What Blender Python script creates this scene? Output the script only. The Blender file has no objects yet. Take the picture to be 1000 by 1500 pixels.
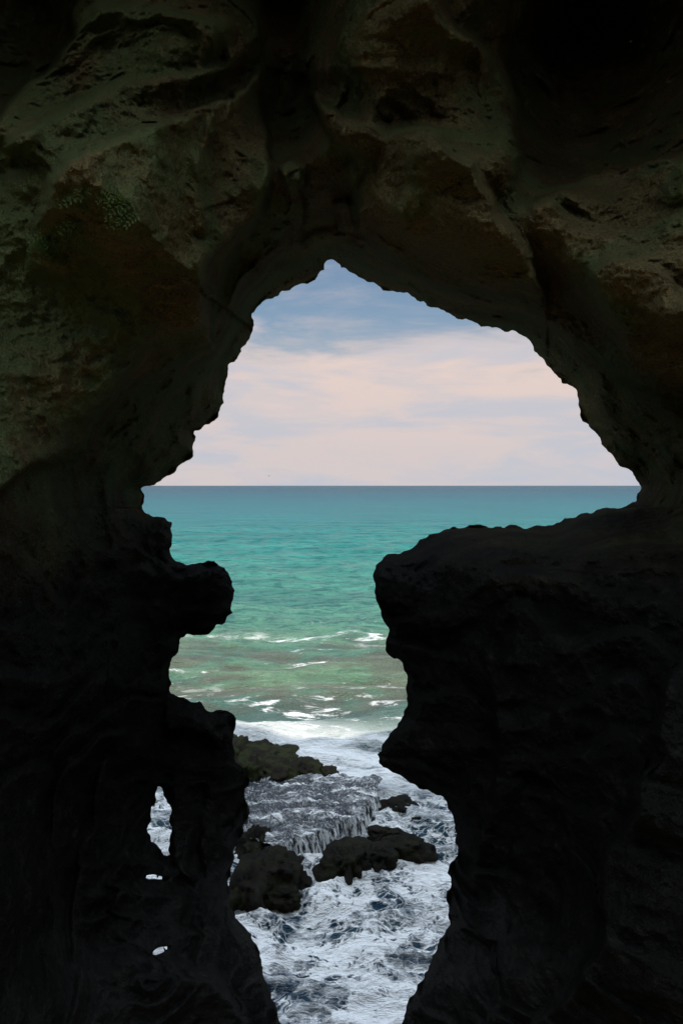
import bpy, math, random
import numpy as np
from mathutils import noise, Vector
random.seed(7); np.random.seed(7)
F=1458.333; CH=8.0; HV=711.0
def ray(u,v): return (u-500.0)/F, (HV-v)/F
def sea_pt(u,v,z=0.0):
    d=(CH-z)*F/(v-HV); return ((u-500)/F*d, d, z)
sc=bpy.context.scene
def link(o):
    sc.collection.objects.link(o); return o
def mesh_obj(name,verts,faces,mat=None,smooth=True):
    me=bpy.data.meshes.new(name)
    verts=np.asarray(verts,dtype=np.float32)
    me.from_pydata(verts.tolist(),[],faces if isinstance(faces,list) else faces.tolist())
    me.update()
    if smooth: me.polygons.foreach_set('use_smooth',[True]*len(me.polygons))
    o=bpy.data.objects.new(name,me)
    if mat: me.materials.append(mat)
    return link(o)

# ------------------------------------------------------------ node helper
class NT:
    def __init__(s,name):
        s.m=bpy.data.materials.new(name); s.m.use_nodes=True
        s.t=s.m.node_tree; s.t.nodes.clear()
        s.out=s.n('ShaderNodeOutputMaterial')
    def n(s,typ,ins={},**kw):
        nd=s.t.nodes.new(typ)
        for k,v in kw.items(): setattr(nd,k,v)
        for k,v in ins.items():
            if isinstance(v,bpy.types.NodeSocket): s.t.links.new(v,nd.inputs[k])
            else: nd.inputs[k].default_value=v
        return nd
    def math(s,op,a,b=0.0,c=None,clamp=False):
        nd=s.t.nodes.new('ShaderNodeMath'); nd.operation=op; nd.use_clamp=clamp
        for i,v in enumerate((a,b,c)):
            if v is None: continue
            if isinstance(v,bpy.types.NodeSocket): s.t.links.new(v,nd.inputs[i])
            else: nd.inputs[i].default_value=v
        return nd.outputs[0]
    def rng(s,v,a,b,c=0.0,d=1.0,smooth=True):
        nd=s.t.nodes.new('ShaderNodeMapRange'); nd.interpolation_type='SMOOTHSTEP' if smooth else 'LINEAR'
        s.t.links.new(v,nd.inputs[0])
        for i,x in zip((1,2,3,4),(a,b,c,d)): nd.inputs[i].default_value=x
        return nd.outputs[0]
    def mix(s,f,a,b,blend='MIX'):
        nd=s.t.nodes.new('ShaderNodeMix'); nd.data_type='RGBA'; nd.blend_type=blend
        for i,v in ((0,f),(6,a),(7,b)):
            if isinstance(v,bpy.types.NodeSocket): s.t.links.new(v,nd.inputs[i])
            elif i==0: nd.inputs[0].default_value=v
            else: nd.inputs[i].default_value=(*v,1)
        return nd.outputs[2]
    def noise(s,vec,scale,detail=6,rough=.55,dist=0.0,norm=True):
        return s.n('ShaderNodeTexNoise',{'Vector':vec,'Scale':scale,'Detail':detail,'Roughness':rough,'Distortion':dist}).outputs[0]
    def mapping(s,vec,scale=(1,1,1),rot=(0,0,0)):
        return s.n('ShaderNodeMapping',{'Vector':vec,'Scale':scale,'Rotation':rot}).outputs[0]

def rock_mat(name,dark,mid,light,z0=None,z1=None,shadecol=None,bump=1.0,moss=None,scale=1.0,gloss=.02,speck=.5,lowlit=None,mossx=False):
    N=NT(name); pos=N.n('ShaderNodeNewGeometry').outputs['Position']
    sep=N.n('ShaderNodeSeparateXYZ',{0:pos})
    n1=N.noise(pos,0.7*scale,3,.6); n2=N.noise(pos,6*scale,4,.7); n3=N.noise(pos,42*scale,3,.75)
    c=N.mix(N.rng(n1,.38,.62),dark,mid)
    c=N.mix(N.rng(n2,.54,.78,0,.7),c,light)
    c=N.mix(N.rng(n3,.36,.54,speck,0),c,(0.012,0.011,0.009))
    c=N.mix(N.rng(n3,.62,.76,0,.25),c,light)
    gl=gloss
    if moss is not None:
        m=N.noise(pos,1.3*scale,3,.6)
        if mossx: m=N.math('ADD',m,N.rng(sep.outputs[0],.3,-2.2,-.02,.08))
        c=N.mix(N.math('MULTIPLY',N.rng(m,.44,.60),.8),c,moss)
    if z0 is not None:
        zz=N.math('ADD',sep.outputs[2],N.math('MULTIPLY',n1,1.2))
        w=N.rng(zz,z0+.6,z1+.6,1,0)  # lower rock darkened in its colour so the shaded walls stay black
        shc=N.mix(N.rng(n2,.5,.7),shadecol,tuple(x*2.2 for x in shadecol))
        if lowlit is not None:
            lit_w=N.rng(zz,4.8,6.0,1,0)  # lowest rock lightened in colour to look lit from the opening
            shc=N.mix(N.math('MULTIPLY',lit_w,N.rng(n2,.35,.6,.4,1)),shc,lowlit)
            gl=N.math('ADD',gloss,N.math('MULTIPLY',lit_w,.02))
        c=N.mix(w,c,shc)
    h=N.math('ADD',N.math('MULTIPLY',n2,.6),N.math('MULTIPLY',n3,.36))
    b=N.n('ShaderNodeBump',{'Height':h,'Strength':1.0,'Distance':.15*bump})
    p=N.n('ShaderNodeBsdfDiffuse',{'Color':c,'Roughness':.6,'Normal':b.outputs[0]})
    g=N.n('ShaderNodeBsdfGlossy',{'Color':(.9,.9,.9,1),'Roughness':.33,'Normal':b.outputs[0]})
    mx=N.n('ShaderNodeMixShader',{0:gl,1:p.outputs[0],2:g.outputs[0]})
    N.t.links.new(mx.outputs[0],N.out.inputs[0])
    return N.m

M_cave=rock_mat('cave_rock',(.18,.14,.058),(.30,.235,.10),(.46,.37,.19),7.15,8.4,(.015,.0145,.0125),moss=(.15,.20,.075),gloss=.014,lowlit=(.06,.058,.054),mossx=True)
M_sea=rock_mat('sea_rock',(.014,.012,.010),(.032,.025,.017),(.06,.046,.03),bump=1.3,moss=(.03,.034,.013),scale=1.6,gloss=.02)
M_sea2=rock_mat('shore_rock_algae',(.03,.025,.016),(.06,.048,.028),(.10,.08,.05),bump=1.3,moss=(.07,.085,.025),scale=1.6,gloss=.02)
M_bounce=rock_mat('bounce_sand',(.36,.27,.16),(.44,.34,.21),(.50,.39,.25),bump=.3,gloss=0.0,speck=.2)  # pale floor tone, chosen to throw bounce light

# ------------------------------------------------------------ opening contour (cave mouth)
C=[(480,381),(492,383),(510,397),(530,408),(550,415),(575,426),(595,428),(610,440),(630,450),(650,455),(665,463),(690,470),(720,480),(745,486),(765,492),(780,505),(788,520),(800,535),(815,550),(838,566),(845,580),(850,600),(865,628),(880,650),(900,672),(915,685),(930,700),(938,712),(932,735),(915,742),(880,745),(850,752),(820,765),(800,770),(760,771),(715,773),(680,773),(650,776),(628,783),(610,797),(590,808),(565,813),(550,828),(547,850),(550,875),(558,900),(570,920),(565,940),(570,960),(590,975),(597,990),(594,1010),(597,1030),(590,1050),(575,1070),(560,1090),(552,1105),(555,1118),(570,1128),(590,1138),(605,1148),(625,1155),(640,1165),(655,1180),(664,1200),(668,1225),(665,1260),(660,1300),(657,1330),(660,1350),(650,1370),(640,1385),(632,1400),(622,1425),(610,1450),(595,1475),(588,1500),(580,1640),(420,1640),(412,1500),(405,1475),(395,1450),(385,1425),(380,1400),(372,1380),(360,1360),(345,1345),(335,1320),(333,1290),(338,1270),(345,1240),(355,1210),(362,1180),(365,1150),(355,1125),(343,1110),(342,1080),(340,1045),(325,1040),(300,1038),(292,1027),(270,1022),(250,1015),(247,990),(250,970),(262,950),(262,935),(275,928),(310,925),(330,912),(333,903),(341,898),(339,886),(344,865),(335,840),(320,828),(290,825),(258,822),(248,805),(253,785),(252,765),(240,758),(224,757),(207,742),(212,728),(205,718),(220,712),(240,700),(265,680),(283,660),(287,640),(283,632),(300,622),(320,605),(328,590),(330,560),(333,535),(350,520),(362,500),(370,480),(368,460),(380,447),(400,437),(425,425),(445,415),(465,405),(475,395)]
H2=[(232,1150),(239,1158),(243,1170),(250,1180),(249,1195),(252,1212),(249,1235),(250,1256),(240,1253),(232,1240),(222,1234),(215,1215),(222,1200),(221,1182),(229,1170)]
H3=[(210,1284),(225,1281),(240,1285),(246,1288),(236,1288),(217,1288)]  # this gap and the next show bright sea in place of puddle glints
H5=[(223,1396),(232,1388),(249,1387),(244,1391),(234,1397),(226,1400)]
def frac(poly,amp=.16,minl=3.2):
    pts=[np.array(p,float) for p in poly]
    while True:
        out=[];ch=False
        for i,p in enumerate(pts):
            q=pts[(i+1)%len(pts)]; out.append(p); d=q-p; L=np.hypot(*d)
            if L>minl:
                a_=amp if L>11 else amp*.6
                ch=True; out.append((p+q)/2+np.array([-d[1],d[0]])*np.random.uniform(-a_,a_))
        pts=out
        if not ch: break
    return np.array(pts)
polys=[frac(C,.21),frac(H2,.2),frac(H3,.1),frac(H5,.1)]

def nearest(P,poly,closed=True):
    A=poly; B=np.roll(poly,-1,axis=0)
    if not closed: A=poly[:-1]; B=poly[1:]
    best=np.full(len(P),1e9); near=np.zeros((len(P),2)); tt=np.zeros(len(P)); sg=np.zeros(len(P))
    for i in range(len(A)):
        d=B[i]-A[i]; L2=d@d+1e-9
        t=np.clip(((P-A[i])@d)/L2,0,1)
        q=A[i]+t[:,None]*d; dd=np.hypot(P[:,0]-q[:,0],P[:,1]-q[:,1])
        m=dd<best; best[m]=dd[m]; near[m]=q[m]; tt[m]=(i+t[m])/len(A)
        s=d[0]*(P[:,1]-A[i][1])-d[1]*(P[:,0]-A[i][0]); sg[m]=np.sign(s[m])
    return best,near,tt,sg
def inside(P,poly):
    x,y=P[:,0],P[:,1]; r=np.zeros(len(P),bool); B=np.roll(poly,-1,axis=0)
    for a,b in zip(poly,B):
        if a[1]==b[1]: continue
        c=((a[1]>y)!=(b[1]>y))&(x<(b[0]-a[0])*(y-a[1])/(b[1]-a[1])+a[0]); r^=c
    return r
ST=2.5
def axis(a,b,lo,hi):
    mid=np.arange(a,b,ST); L=[];x=a;s=ST
    while x>lo: s*=1.22; x-=s; L.append(x)
    R=[];x=mid[-1];s=ST
    while x<hi: s*=1.22; x+=s; R.append(x)
    return np.concatenate([L[::-1],mid,R])
us=axis(-20,1022,-3600,4600); vs=axis(-20,1660,-3000,5000)
NU,NV=len(us),len(vs)
U,V=np.meshgrid(us,vs); P=np.stack([U.ravel(),V.ravel()],1)
ins=np.zeros(len(P),bool)
base_d,_,_,_=nearest(P,np.array(C,float)); dist=base_d.copy()
for pl in polys:
    ins|=inside(P,pl)
sdf=np.where(inside(P,np.array(C,float)),-base_d,base_d).reshape(NV,NU)
gv_,gu_=np.gradient(sdf,vs,us); gl=np.hypot(gu_,gv_)+1e-6
G2=np.stack([(gu_/gl).ravel(),(gv_/gl).ravel()],1)
I=np.arange(NU*NV).reshape(NV,NU)
q=np.stack([I[:-1,:-1],I[:-1,1:],I[1:,1:],I[1:,:-1]],-1).reshape(-1,4)
keep=~ins[q].all(axis=1); q=q[keep]
used=np.zeros(len(P),bool); used[q.ravel()]=True
sn=np.where(used&ins)[0]
bd=np.full(len(sn),1e9); nn=np.zeros((len(sn),2))
for pl in polys:
    b,n_,_,_=nearest(P[sn],pl); m=b<bd; bd[m]=b[m]; nn[m]=n_[m]
P[sn]=nn; dist[sn]=0
# ------------------------------------------------------------ depth controls
cp=[]
for i,(u,v) in enumerate(C):
    if i%3: continue
    if v>1505: continue
    d=10.6
    if u>545 and 812<v<1345: d=8.5
    elif u>545 and v>=1345: d=9.2
    elif u<450 and 760<v<1030: d=9.8
    elif u<450 and v>=1030: d=9.3
    elif v>745: d=11
    cp.append((u,v,d))
cp+=[(480,320,10.0),(430,250,9.2),(415,110,12.5),(415,170,11.5),(415,0,13),(415,-60,13),(350,30,8.3),(500,60,8.2),(500,-40,8.2),(200,330,6.5),(220,220,7.3),(200,460,7.4),(330,450,8.8),(60,450,6.8),(0,300,6.6),(0,0,9.6),(60,30,9.8),(30,80,9.4),(250,50,7.6),(200,130,7.8),
(600,330,7.6),(700,380,7.7),(560,230,8.2),(740,260,7.7),(850,420,7.8),(950,450,7.2),(1000,200,8.4),(700,0,7.8),(590,60,8.2),(830,130,11.6),(820,220,10.2),(850,30,12.2),(930,100,11.2),(1000,60,10.0),(1000,600,8.1),(930,620,9.5),(1000,700,9.2),(960,735,10.2),
(150,600,7.8),(0,750,5.7),(120,750,8.0),(100,1000,6.8),(0,1300,5.4),(200,900,9.0),(190,1150,9.0),(150,1350,7.5),(250,1450,7.5),(50,1500,5.4),(300,1380,8.8),
(700,900,8.0),(850,900,7.3),(1000,900,6.4),(1000,1200,5.4),(800,1200,7.3),(950,1450,5.4),(700,1450,8.2),(850,1450,6.4),
(650,806,8.6),(750,806,8.4),(850,795,8.3),(930,782,8.1),(1000,760,8.1),(1060,750,8),
(560,1700,11),(440,1700,11),(500,1900,8),
(-300,0,6.2),(-300,700,4.6),(-300,1500,4.6),(1300,0,6.2),(1300,700,4.8),(1300,1500,4.6),(500,-300,7.5),(0,-300,6.5),(1000,-300,6.5),(0,1800,4.8),(1000,1800,4.8)]
cp+=[(-3600,-3000,3),(4600,-3000,3),(-3600,5000,2),(4600,5000,2),(500,-3000,3.),(500,5000,2),(-3600,700,2.0),(4600,700,2.0),(-1200,700,3.4),(2200,700,3.4),(500,-1200,4.8),(500,2800,4)]
cp=np.array(cp,float); K=35.
def phi(a,b): return np.sqrt(((a[:,None,:]-b[None,:,:])**2).sum(-1)+K*K)/500
A=phi(cp[:,:2],cp[:,:2])+np.eye(len(cp))*-0.02
n=len(cp); M=np.zeros((n+1,n+1)); M[:n,:n]=A; M[:n,n]=1; M[n,:n]=1
w=np.linalg.solve(M,np.append(cp[:,2],0))
D=np.zeros(len(P))
for s in range(0,len(P),20000):
    D[s:s+20000]=phi(P[s:s+20000],cp[:,:2])@w[:n]+w[n]
D=np.clip(D,1.2,12.2)
folds=[
 ([(-60,260),(0,165),(40,125),(85,95),(105,55),(110,0),(125,-80)],1.7,150,4),
 ([(0,240),(20,195),(110,150),(180,122),(260,112),(330,88),(370,40)],.65,70,6),
 ([(40,420),(55,320),(75,260),(130,215),(200,190),(270,165),(340,140),(382,95),(385,40)],1.4,200,5),
 ([(385,-90),(378,40),(380,130),(392,220),(385,310),(350,350),(312,385),(306,450),(312,505),(330,540)],1.4,100,6),
 ([(530,250),(480,190),(450,140),(445,90),(452,40),(460,-90)],1.3,110,6),
 ([(340,505),(310,508),(230,515),(190,540),(150,600),(120,660),(60,680),(0,712),(-60,740)],.8,110,6),
 ([(430,120),(470,150),(510,175),(570,205),(620,190),(690,235),(735,310),(780,370),(797,435),(800,480)],1.2,160,6),
 ([(1060,600),(1000,582),(900,548),(850,522),(800,472),(720,428),(640,422),(560,388),(530,345),(520,280),(500,240)],.9,120,5),
 ([(600,-60),(640,20),(700,60),(748,130),(762,210),(745,300)],1.5,120,6),
 ([(745,318),(850,262),(930,240),(1060,225)],1.3,160,8),
 ([(850,400),(900,385),(960,395),(1010,450),(1040,500)],.6,90,8),
 ([(556,824),(610,811),(700,806),(800,803),(860,794),(920,779),(1000,757),(1060,748)],.35,90,2.5),
 ([(740,1560),(800,1480),(870,1400),(885,1350),(872,1290),(885,1245),(920,1200),(930,1150),(970,1110),(960,1080),(975,1010),(1000,950),(1030,880)],1.0,150,5),
 ([(690,1300),(700,1240),(705,1200),(722,1140),(730,1080),(722,1020),(712,980),(700,940)],.35,60,4),
 ([(690,1540),(720,1480),(735,1430),(725,1385),(690,1370),(660,1365)],.45,80,4),
 ([(760,1120),(800,1150),(830,1250),(820,1330),(800,1400)],-.25,60,8),
 ([(248,1010),(240,1040),(243,1072),(300,1078),(312,1095),(300,1130)],-.35,60,4),
 ([(250,1100),(248,1180),(254,1260),(290,1330),(300,1360)],-.35,50,4),
 ([(310,1120),(300,1200),(295,1260),(300,1330)],-.25,30,4),
 ([(150,1380),(230,1400),(300,1420),(350,1470),(380,1520)],.55,90,5),
 ([(180,1440),(250,1425),(310,1440),(360,1490),(370,1540)],.5,90,5),
 ([(100,1270),(180,1262),(240,1270),(300,1290)],.3,35,4),
 ([(110,1310),(200,1302),(270,1312),(320,1340)],.3,35,4),
 ([(100,1350),(190,1342),(260,1352),(330,1370)],.3,35,4),
 ([(170,740),(172,770),(200,790),(235,822),(262,830)],.4,60,4),
 ([(400,250),(425,240),(455,255)],.9,50,4),
 ([(455,255),(440,290),(445,330),(450,380)],.5,40,4),
 ([(480,300),(505,292),(530,310),(535,345)],.5,50,4),
]
def nz(scale,off,amp,oct=3):
    out=np.empty(len(P))
    f=noise.fractal
    for i,(a,b) in enumerate(P.tolist()):
        out[i]=f((a*scale+off,b*scale-off,off*.37),.8,2.1,oct)
    return out*amp
wx=nz(1/60,3.1,9,4); wy=nz(1/60,17.7,9,4)
Pw=P+np.stack([wx,wy],1)
for pts,amp,dec,sh in folds:
    pl=np.array(pts,float)
    lo=pl.min(0)-5*dec; hi=pl.max(0)+5*dec
    m=((Pw>lo)&(Pw<hi)).all(1); idx=np.where(m)[0]
    d,_,t,sg=nearest(Pw[idx],pl,False)
    tap=np.clip(np.minimum(t,1-t)*6,0,1); tap=tap*tap*(3-2*tap)
    sd=d*sg
    stp=1/(1+np.exp(-np.clip(sd/sh*2,-40,40)))
    D[idx]-=amp*tap*stp*np.exp(-np.maximum(sd,0)/dec)
arch=P[:,1]<745
rimw=np.where(arch,np.where(P[:,0]>800,60,42),np.where((P[:,0]>540)&(P[:,1]<900),6,12))
D+=np.where(arch,1.2,.5)*np.exp(-dist/rimw)
X=(P[:,0]-500)/F; Z=(HV-P[:,1])/F
pos=np.stack([X*D,D,Z*D+CH],1)
nzv=np.empty(len(P)); low=np.clip((P[:,1]-740)/60,0,1)
hi_=np.clip((P[:,1]*-1+760)/80,0,1)*np.clip(dist/40,0,1)
for i,p in enumerate(pos.tolist()):
    a=noise.fractal((p[0]*.75+5,p[1]*.4,p[2]*.75),.8,2.0,3)
    b=noise.ridged_multi_fractal((p[0]*1.9,p[1]*1.0,p[2]*2.2),.55,2.1,7,1.0,2.0)
    v_=a*.22-(b-1.2)*.085
    if low[i]>0:
        s=(p[2]*2.6+a*1.3+p[0]*.15)%1.0
        v_-=low[i]*.24*(min(s/.75,1)-max(0,(s-.75)/.25))*(0.5+abs(a))
    if hi_[i]>0:
        f1=noise.voronoi((p[0]*.95+a*.8,p[1]*.55,p[2]*1.25+a*.8))[0][0]
        f2=noise.voronoi((p[0]*2.6+a*1.2,p[1]*1.3,p[2]*3.2))[0][0]
        v_-=hi_[i]*(.55*min(f1,1.1)**2+.14*min(f2,1.1)**2-.15)
    nzv[i]=v_
D2=D+nzv*np.clip(D/6,.3,1.2)
def smin(a,b,k=.5):
    h=np.clip(.5+.5*(b-a)/k,0,1); return b*(1-h)+a*h-k*h*(1-h)
D2=smin(D2,5.6/np.maximum(np.abs(X),1e-3)); 
D2=smin(D2,np.where(Z>0,6.2,6.8)/np.maximum(np.abs(Z),1e-3))
D2=np.maximum(D2,.6)
inner=np.stack([X*D2,D2,Z*D2+CH],1)
Do=13.2+ .5*np.sin(X*9)+.4*np.sin(Z*11+1)
flare=(110*np.exp(-dist/220)*np.clip((760-P[:,1])/80,0,1))[:,None]*G2
Xo=X+flare[:,0]/F; Zo=Z-flare[:,1]/F
outer=np.stack([Xo*Do,Do,Zo*Do+CH],1)
outer[:,0]*=np.clip(np.abs(X)-.5,0,4)*.8+1
e=np.concatenate([q[:,[0,1]],q[:,[1,2]],q[:,[2,3]],q[:,[3,0]]])
es=np.sort(e,axis=1); key=es[:,0].astype(np.int64)*len(P)+es[:,1]
uq,ix,c=np.unique(key,return_index=True,return_counts=True)
be=e[ix[c==1]]
def onper(i): r=i//NU; cc=i%NU; return (r==0)|(r==NV-1)|(cc==0)|(cc==NU-1)
per=onper(be[:,0])&onper(be[:,1])
rim=be[~per]; pere=be[per]
nP=len(P)
faces=[q, q[:,::-1]+nP, np.stack([rim[:,1],rim[:,0],rim[:,0]+nP,rim[:,1]+nP],1)]
pv=np.unique(pere.ravel()); mp={int(a):k for k,a in enumerate(pv)}
lp=inner[pv]
t1=lp.copy(); t1[:,1]=np.where(lp[:,2]>11,1.2,-4.0)  # unseen rear shell, roof edge set to stop sun and admit skylight
o1=2*nP
mi=np.array([[mp[int(a)],mp[int(b)]] for a,b in pere])
faces.append(np.stack([pere[:,1],pere[:,0],mi[:,0]+o1,mi[:,1]+o1],1))
verts=np.concatenate([inner,outer,t1]); fa=np.concatenate(faces)
um=np.zeros(len(verts),bool); um[fa.ravel()]=True
re=np.cumsum(um)-1
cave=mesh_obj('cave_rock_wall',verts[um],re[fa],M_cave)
gx_=np.linspace(-60,60,161); gy_=np.linspace(-80,7.2,110)
GX,GY=np.meshgrid(gx_,gy_); gz=[2.1+.3*noise.fractal((a*.2,b*.2,2),.9,2,4) for a,b in zip(GX.ravel(),GY.ravel())]
I=np.arange(GX.size).reshape(GX.shape)
mesh_obj('bounce_ground',np.stack([GX.ravel(),GY.ravel(),np.array(gz)],1),np.stack([I[:-1,:-1],I[:-1,1:],I[1:,1:],I[1:,:-1]],-1).reshape(-1,4),M_bounce)  # unseen bright floor, added to bounce sunlight up onto the arch
bx_=np.linspace(-14,14,120); bz_=np.linspace(0,11.0,50)
BX,BZ=np.meshgrid(bx_,bz_); by_=[-8-.8*noise.fractal((a*.35,b*.35,9),.8,2,5)-.1*b for a,b in zip(BX.ravel(),BZ.ravel())]
I=np.arange(BX.size).reshape(BX.shape)
mesh_obj('rear_light_blocker',np.stack([BX.ravel(),np.array(by_),BZ.ravel()],1),np.stack([I[:-1,:-1],I[:-1,1:],I[1:,1:],I[1:,:-1]],-1).reshape(-1,4),M_cave)  # unseen wall behind the camera, added to block low frontal sky light

# ------------------------------------------------------------ sea
def lace_of(N,pos,s1,s2):
    wv=N.n('ShaderNodeTexNoise',{'Vector':pos,'Scale':.9,'Detail':3,'Roughness':.6})
    off=N.n('ShaderNodeVectorMath',{0:wv.outputs['Color'],1:(1.6,1.6,0)},operation='MULTIPLY').outputs[0]
    pw=N.n('ShaderNodeVectorMath',{0:pos,1:off},operation='ADD').outputs[0]
    v1=N.n('ShaderNodeTexVoronoi',{'Vector':pw,'Scale':s1},feature='DISTANCE_TO_EDGE').outputs['Distance']
    v2=N.n('ShaderNodeTexVoronoi',{'Vector':pw,'Scale':s2},feature='DISTANCE_TO_EDGE').outputs['Distance']
    return N.math('MAXIMUM',N.rng(v1,.0,.13,1,0),N.math('MULTIPLY',N.rng(v2,0,.16,1,0),.8))
def sea_material():
    N=NT('sea_water'); g=N.n('ShaderNodeNewGeometry'); pos=g.outputs['Position']
    sep=N.n('ShaderNodeSeparateXYZ',{0:pos}); x,y,z=sep.outputs
    wn=N.math('SUBTRACT',N.noise(pos,.06,3,.6),.5)
    wob=N.math('MULTIPLY',wn,14)
    yy=N.math('ADD',y,wob)
    ly=N.math('LOGARITHM',N.math('MAXIMUM',yy,1.0),10.0)
    r=N.n('ShaderNodeValToRGB',{'Fac':N.rng(ly,1.2,3.6,0,1,False)})
    cr=r.color_ramp; 
    stops=[(0,(.015,.04,.085)),(.10,(.02,.06,.10)),(.17,(.15,.26,.15)),(.25,(.09,.26,.18)),(.36,(.032,.25,.205)),(.50,(.010,.175,.19)),(.68,(.003,.092,.13)),(.85,(.001,.045,.078)),(1,(.001,.04,.072))]
    cr.elements[0].position=0; cr.elements[0].color=(*stops[0][1],1)
    cr.elements[1].position=1; cr.elements[1].color=(*stops[-1][1],1)
    for p,c in stops[1:-1]:
        el=cr.elements.new(p); el.color=(*c,1)
    col=r.outputs[0]
    st=N.noise(N.mapping(pos,(.03,.12,1)),1.0,5,.7)
    col=N.mix(N.rng(st,.38,.62,.4,0),col,(.002,.06,.08))
    chp=N.noise(N.mapping(pos,(.5,.9,1)),1.1,5,.78,.3)
    far=N.rng(y,26,60)
    col=N.mix(N.math('MULTIPLY',N.rng(chp,.40,.53,.6,0),far),col,(.002,.06,.07))  # chop troughs darkened in the colour, as wave shading
    rf=N.noise(N.mapping(pos,(.35,.5,1)),.7,4,.65)
    band=N.math('MULTIPLY',N.rng(y,33,37),N.rng(y,47,55,1,0))
    band=N.math('MULTIPLY',band,N.rng(rf,.42,.56))
    col=N.mix(N.math('MULTIPLY',band,.65),col,(.11,.095,.075))
    lace=lace_of(N,pos,1.7,5.0)
    fn=N.noise(pos,.55,6,.7,.6); fn2=N.noise(pos,3.2,6,.72,.8)
    dens=N.math('ADD',N.math('MULTIPLY',fn,.65),N.math('MULTIPLY',fn2,.45))
    foam_near=N.math('ADD',N.math('MULTIPLY',lace,N.rng(dens,.40,.56)),N.rng(dens,.525,.59),clamp=True)
    near=N.rng(yy,25,30,1,0)
    sf=N.noise(N.mapping(pos,(.45,.9,1)),1.0,7,.74,.5)
    yw=N.math('ADD',y,N.math('MULTIPLY',wn,7))
    surf=N.math('MULTIPLY',N.math('MULTIPLY',N.rng(y,25,27.5),N.rng(yw,30,34,1,0)),N.rng(sf,.33,.50))
    surf=N.math('MAXIMUM',surf,N.math('MULTIPLY',N.math('MULTIPLY',N.rng(y,25,28.5),N.rng(yw,33,42,1,0)),N.rng(sf,.54,.63)))
    line=N.math('MULTIPLY',N.rng(N.math('ABSOLUTE',N.math('SUBTRACT',yw,51)),0.1,1.6,1,0),N.rng(sf,.50,.62,0,.85))
    sf2=N.noise(N.mapping(pos,(.4,.8,1)),.9,7,.76,.6)
    caps=N.math('MULTIPLY',N.math('MULTIPLY',N.rng(yy,34,40),N.rng(yy,48,70,1,0)),N.rng(sf2,.60,.69,0,.8))
    foam=N.math('MAXIMUM',N.math('MULTIPLY',foam_near,near),N.math('MAXIMUM',surf,caps))
    foam=N.math('MAXIMUM',foam,line)
    att=N.n('ShaderNodeAttribute',attribute_name='foam').outputs['Fac']
    foam=N.math('MAXIMUM',foam,N.math('MULTIPLY',att,N.rng(fn2,.35,.55)))
    w2=N.noise(N.mapping(pos,(.12,.35,1)),.8,3,.6)
    h=N.math('ADD',N.math('MULTIPLY',chp,.7),N.math('MULTIPLY',w2,1.3))
    h=N.math('ADD',h,N.math('MULTIPLY',foam,.06))
    b=N.n('ShaderNodeBump',{'Height':h,'Strength':1.0,'Distance':1.0})
    spec=N.rng(y,20,200,.16,.03)
    pw_=N.n('ShaderNodeBsdfPrincipled',{'Base Color':col,'Roughness':.25,'Normal':b.outputs[0],'Specular IOR Level':spec,'IOR':1.33})
    bf=N.n('ShaderNodeBump',{'Height':h,'Strength':.55,'Distance':1.0})
    pf=N.n('ShaderNodeBsdfDiffuse',{'Color':(.90,.92,.93,1),'Normal':bf.outputs[0]})
    mx=N.n('ShaderNodeMixShader',{0:foam,1:pw_.outputs[0],2:pf.outputs[0]})
    N.t.links.new(mx.outputs[0],N.out.inputs[0])
    return N.m
M_water=sea_material()
ys=[5.0]
while ys[-1]<26000: ys.append(ys[-1]+ max(.07,ys[-1]*.0042 if ys[-1]<90 else ys[-1]*.012))
ys=np.array(ys); ss=np.concatenate([-np.geomspace(6,.36,20),np.linspace(-.35,.4,330),np.geomspace(.41,6,20)])
SS,YY=np.meshgrid(ss,ys); XX=SS*(YY+6)
FO=np.zeros(XX.size)
flat=np.stack([XX.ravel(),YY.ravel()],1); zz=np.zeros(len(flat))
for i,(x,y) in enumerate(flat.tolist()):
    if y>260 or abs(x)>120: continue
    tb=max(0,min(1,(34-y)/10))
    a=noise.fractal((x*.16,y*.42,1.3),.9,2.,3)*(.2+.14*(1-tb))*min(1,(260-y)/120)
    if y<110:
        r=noise.ridged_multi_fractal((x*.55+y*.1,y*.75,4.),.85,2.1,5,1.,2.)
        a+=(r-1.)*(.06+.14*tb)*min(1,(110-y)/50)
        FO[i]=max(0,min(1,(r-1.3)*1.7))*tb
    if 29<y<60:
        a+=.28*math.exp(-((y-33-1.5*math.sin(x*.5))/1.2)**2)+.2*math.exp(-((y-51-1.5*math.sin(x*.3))/1.2)**2)
    zz[i]=a
nr,nc=XX.shape; I=np.arange(nr*nc).reshape(nr,nc)
qs=np.stack([I[:-1,:-1],I[:-1,1:],I[1:,1:],I[1:,:-1]],-1).reshape(-1,4)
sea=mesh_obj('sea_water',np.stack([flat[:,0],flat[:,1],zz],1),qs,M_water)
at=sea.data.attributes.new('foam','FLOAT','POINT'); at.data.foreach_set('value',FO.astype(np.float32))

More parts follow.
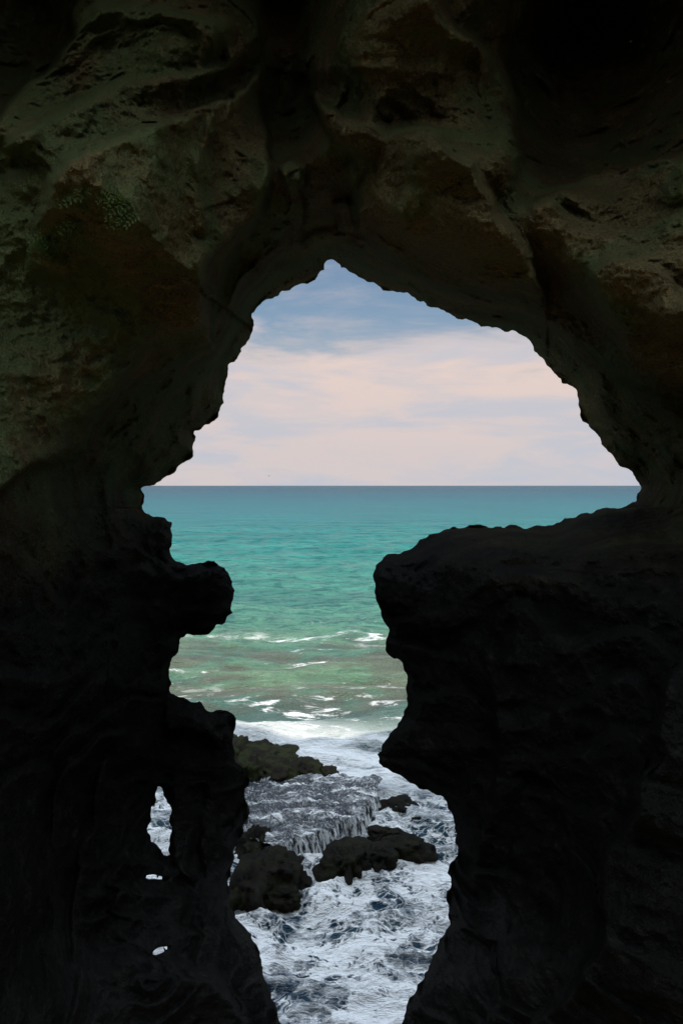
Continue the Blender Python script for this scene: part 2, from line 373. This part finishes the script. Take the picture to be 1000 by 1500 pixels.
# ------------------------------------------------------------ rocks
import bmesh
def blob(center,size,seed,sub=5,rough=.35,flat=.0):
    bm=bmesh.new(); bmesh.ops.create_icosphere(bm,subdivisions=sub,radius=1)
    V_=[];
    for v in bm.verts:
        p=v.co.copy()
        a=noise.fractal((p.x*1.1+seed*7.3,p.y*1.1+seed,p.z*1.1),.8,2,3)*rough
        b=noise.ridged_multi_fractal((p.x*1.6+seed,p.y*1.6,p.z*1.6),.7,2.1,6,1,2)
        p=p*(1+a-.15*(b-1))
        if flat and p.z>flat: p.z=flat+(p.z-flat)*.55
        V_.append((center[0]+p.x*size[0],center[1]+p.y*size[1],center[2]+p.z*size[2]))
    fs=[[x.index for x in f.verts] for f in bm.faces]; bm.free()
    return V_,fs
def join(parts):
    v=[];f=[]
    for a,b in parts:
        o=len(v); v+=a; f+=[[i+o for i in t] for t in b]
    return v,f
def rocks(name,items,mat=None):
    ps=[]
    for k,(u,v,w,h,dep,sd) in enumerate(items):
        x,y,_=sea_pt(u,v); s=y/F
        ps.append(blob((x,y+dep*.5,-.05*h*s),(w*s/2,dep,h*s*1.0),sd,4 if w<60 else 5,.4,.55))
    v,f=join(ps); return mesh_obj(name,v,f,mat or M_sea)
rocks('sea_boulder',[(508,1282,84,44,.75,1),(552,1272,60,34,.5,2)])
rocks('sea_boulder',[(590,1258,92,36,.6,3),(622,1254,26,18,.3,4),(565,1232,60,22,.4,41)])
rocks('sea_boulder',[(580,1192,62,20,.6,5),(610,1200,30,8,.3,6)])
rocks('rocky_outcrop',[(372,1262,60,55,.8,7),(398,1300,90,56,.9,8),(355,1330,70,60,.8,9),(435,1300,40,22,.4,10),(410,1322,70,22,.4,11),(350,1230,40,50,.8,12)])
rocks('rocky_outcrop',[(362,1160,60,60,1.2,13),(405,1150,80,38,1.2,14),(445,1142,60,26,1.0,15),(385,1128,90,26,1.6,16),(480,1140,30,14,.6,17),(340,1120,50,36,1.4,18)],M_sea2)

edge=[(548,1160),(540,1172),(528,1186),(510,1196),(492,1204),(470,1211),(450,1218),(430,1226),(412,1234),(400,1240)]
zt=.45
ep=np.array([sea_pt(u,v,zt)[:2] for u,v in edge])
seg=np.cumsum(np.r_[0,np.hypot(*np.diff(ep,axis=0).T)]); T=np.linspace(0,seg[-1],260)
ex=np.interp(T,seg,ep[:,0]); ey=np.interp(T,seg,ep[:,1])
for i in range(len(T)):
    ex[i]+=.22*noise.fractal((T[i]*1.6,0,3),.8,2,4); ey[i]+=.22*noise.fractal((T[i]*1.6,8,3),.8,2,4)
back=np.array([sea_pt(u,v,zt)[:2] for u,v in [(560,1134),(520,1128),(470,1128),(420,1132),(360,1140),(300,1160),(280,1200)]])
sb=np.linspace(0,1,len(back)); Tb=np.linspace(0,1,260)
bx=np.interp(Tb,sb,back[:,0]); by=np.interp(Tb,sb,back[:,1])
rows=[]
nt=90
def topz(X_,Y_): return .12*noise.fractal((X_*1.8,Y_*1.8,5),.8,2,5)
for j in range(nt):
    t=j/(nt-1); row=[]
    for i in range(260):
        X_=bx[i]*(1-t)+ex[i]*t; Y_=by[i]*(1-t)+ey[i]*t
        row.append((X_,Y_,zt-.12*(1-t)+topz(X_,Y_)))
    rows.append(row)
nd=26
for j in range(1,nd):
    t=j/(nd-1)
    row=[]
    for i in range(260):
        r=.10*noise.noise((T[i]*3,0,7))+.02*noise.noise((T[i]*25,0,9))
        o=(.22*t**.6)+r*t
        row.append((ex[i]+o*.65,ey[i]-o*.75,(zt+topz(ex[i],ey[i]))*(1-t**1.4)-.05*t))
    rows.append(row)
vv=[p for r in rows for p in r]; R=len(rows); I=np.arange(R*260).reshape(R,260)
qf=np.stack([I[:-1,:-1],I[:-1,1:],I[1:,1:],I[1:,:-1]],-1).reshape(-1,4)
def fall_mat():
    N=NT('cascade_water'); g=N.n('ShaderNodeNewGeometry'); pos=g.outputs['Position']
    nrm=N.n('ShaderNodeSeparateXYZ',{0:g.outputs['True Normal']}).outputs[2]
    steep=N.rng(N.math('ABSOLUTE',nrm),.45,.9,1,0)
    wet=N.noise(N.mapping(pos,(1.3,1.3,1)),2,4,.7,.4)
    col=N.mix(N.rng(wet,.4,.6),(.006,.009,.014),(.014,.026,.045))
    stf=N.noise(N.mapping(pos,(13,13,.9)),1.0,4,.7)
    f1=N.rng(stf,.42,.56)
    la=lace_of(N,pos,2.6,7.0)
    dn=N.noise(N.mapping(pos,(.8,1.6,1),(0,0,.6)),1.4,6,.75,.6)
    f2=N.math('ADD',N.math('MULTIPLY',la,N.rng(dn,.46,.62,0,.7)),N.rng(dn,.57,.64,0,.95),clamp=True)
    foam=N.math('ADD',N.math('MULTIPLY',steep,f1),N.math('MULTIPLY',N.math('SUBTRACT',1,steep),f2),clamp=True)
    h=N.math('ADD',N.math('MULTIPLY',N.noise(pos,3,5,.7),.6),N.math('MULTIPLY',stf,.15))
    b=N.n('ShaderNodeBump',{'Height':h,'Strength':.9,'Distance':.3})
    a=N.n('ShaderNodeBsdfPrincipled',{'Base Color':col,'Roughness':.15,'Normal':b.outputs[0],'Specular IOR Level':.3})
    bf=N.n('ShaderNodeBump',{'Height':h,'Strength':.5,'Distance':.2})
    c=N.n('ShaderNodeBsdfDiffuse',{'Color':(.90,.92,.93,1),'Normal':bf.outputs[0]})
    mx=N.n('ShaderNodeMixShader',{0:foam,1:a.outputs[0],2:c.outputs[0]}); N.t.links.new(mx.outputs[0],N.out.inputs[0]); return N.m
mesh_obj('rock_ledge_cascade',vv,qf,fall_mat())

# ------------------------------------------------------------ fern clump on the left wall
Ng=NT('fern_leaf'); pos=Ng.n('ShaderNodeNewGeometry').outputs['Position']
cc=Ng.mix(Ng.rng(Ng.noise(pos,9),.35,.65),(.045,.085,.015),(.11,.15,.03))
pp=Ng.n('ShaderNodeBsdfPrincipled',{'Base Color':cc,'Roughness':.6}); Ng.t.links.new(pp.outputs[0],Ng.out.inputs[0])
def surf_at(u,v):
    i=np.argmin((P[:,0]-u)**2+(P[:,1]-v)**2); return inner[i]
fv=[];ff=[]
for cu,cv_,n_ in [(75,350,26),(105,330,20),(120,290,12),(165,290,14),(185,310,12),(90,370,14)]:
    for k in range(n_):
        p=surf_at(cu+random.gauss(0,11),cv_+random.gauss(0,9)); L=random.uniform(.07,.16)
        a=random.uniform(-.9,.9); 
        d=Vector((math.sin(a),-.6,-math.cos(a)*.6+random.uniform(-.1,.5))).normalized(); s=d.cross(Vector((0,1,.2))).normalized()
        q0=Vector(p.tolist())+Vector((0,-.02,0))
        for j in range(5):
            t=j/5; c=q0+d*L*t+Vector((0,0,-.04*t*t)); wl=.03*(1-t*.7)
            for sg_ in (-1,1):
                o=len(fv); tip=c+s*wl*sg_+d*.012
                fv+= [tuple(c),tuple(c+s*wl*.5*sg_+d*.012),tuple(tip),tuple(c+s*wl*.5*sg_-d*.004)]
                ff.append([o,o+1,o+2,o+3])
mesh_obj('wall_fern',fv,ff,Ng.m,False)

# ------------------------------------------------------------ gull
Nb=NT('gull_feathers'); pb=Nb.n('ShaderNodeBsdfPrincipled',{'Base Color':(.12,.12,.13,1),'Roughness':.7}); Nb.t.links.new(pb.outputs[0],Nb.out.inputs[0])
gd=200; gx,gz=ray(394,697); G=Vector((gx*gd,gd,gz*gd+CH))
gv,gf=blob((0,0,0),(.10,.28,.10),3,2,.05)
gp=[(gv,gf)]
for s in (-1,1):
    w_=[(s*.05,.12,.03),(s*.3,.16,.2),(s*.68,.0,.12),(s*.3,-.02,.19),(s*.05,-.12,.03),(s*.3,.07,.23)]
    gp.append((w_,[[0,1,5],[1,2,5],[2,3,5],[3,4,5],[4,0,5]]))
gp.append(([(0,-.2,0),(-.07,-.42,0),(.07,-.42,0),(0,-.3,.03)],[[0,1,3],[0,3,2],[0,2,1]]))
v_,f_=join(gp); gull=mesh_obj('seagull',v_,f_,Nb.m); gull.location=G

# ------------------------------------------------------------ world
EL=math.radians(69); AZ=math.radians(184)
wd=bpy.data.worlds.new('World'); sc.world=wd; wd.use_nodes=True
t=wd.node_tree; t.nodes.clear()
class WN(NT):
    def __init__(s): s.t=t; s.out=t.nodes.new('ShaderNodeOutputWorld')
N=WN()
sky=N.n('ShaderNodeTexSky',sky_type='NISHITA'); sky.sun_disc=False; sky.sun_elevation=EL; sky.sun_rotation=AZ
sky.air_density=1.0; sky.dust_density=.6; sky.ozone_density=2.0
tc=N.n('ShaderNodeTexCoord').outputs['Generated']
sp=N.n('ShaderNodeSeparateXYZ',{0:tc}); x,y,z=sp.outputs
zc=N.math('ADD',N.math('MAXIMUM',z,0),.10)
cv=N.n('ShaderNodeCombineXYZ',{0:N.math('DIVIDE',x,zc),1:N.math('DIVIDE',y,zc),2:0.0}).outputs[0]
n1=N.noise(N.mapping(cv,(1.1,.9,1)),1.0,5,.6,.5)
n2=N.noise(N.mapping(tc,(5,5,22),(0,.18,0)),1.0,6,.6,.4)
cl=N.math('ADD',N.math('MULTIPLY',n1,.45),N.math('MULTIPLY',n2,.55))
zw=N.math('ADD',z,N.math('MULTIPLY',N.math('SUBTRACT',cl,.5),.28))
bank=N.rng(zw,.118,.175,1,0)
wisps=N.rng(cl,.50,.68,0,.45)
high_fill=N.math('MULTIPLY',N.rng(z,.26,.42),N.rng(n1,.30,.5,.5,1))  # bright cloud above the view, added to light the cave and foam
m=N.math('MAXIMUM',N.math('MAXIMUM',bank,wisps),high_fill)
ccol=N.mix(N.rng(z,.0,.15),(.66,.59,.59),(.80,.64,.58))
ccol=N.mix(N.rng(n2,.38,.60,.65,0),ccol,(.48,.54,.64))
ccol=N.mix(N.rng(z,.22,.4),ccol,(1.25,1.42,1.64))
bg1=N.n('ShaderNodeBackground',{'Color':sky.outputs[0],'Strength':.085})
bg2=N.n('ShaderNodeBackground',{'Color':ccol,'Strength':1.0})
mx=N.n('ShaderNodeMixShader',{0:m,1:bg1.outputs[0],2:bg2.outputs[0]})
t.links.new(mx.outputs[0],N.out.inputs[0])

sl=bpy.data.lights.new('sun','SUN'); sl.energy=3.7; sl.angle=math.radians(.5); sl.color=(1,.92,.80)
so=link(bpy.data.objects.new('sun',sl))
dirv=Vector((math.sin(AZ)*math.cos(EL),math.cos(AZ)*math.cos(EL),math.sin(EL)))
so.rotation_euler=dirv.to_track_quat('Z','Y').to_euler()

cam=bpy.data.cameras.new('camera'); co=link(bpy.data.objects.new('camera',cam))
co.location=(0,0,CH); co.rotation_euler=(math.radians(90),0,0)
cam.sensor_fit='VERTICAL'; cam.sensor_height=36; cam.sensor_width=24; cam.lens=35; cam.shift_y=-39/1500; cam.clip_end=60000; cam.clip_start=.05
sc.camera=co
sc.view_settings.view_transform='Standard'; sc.view_settings.look='None'; sc.view_settings.exposure=0
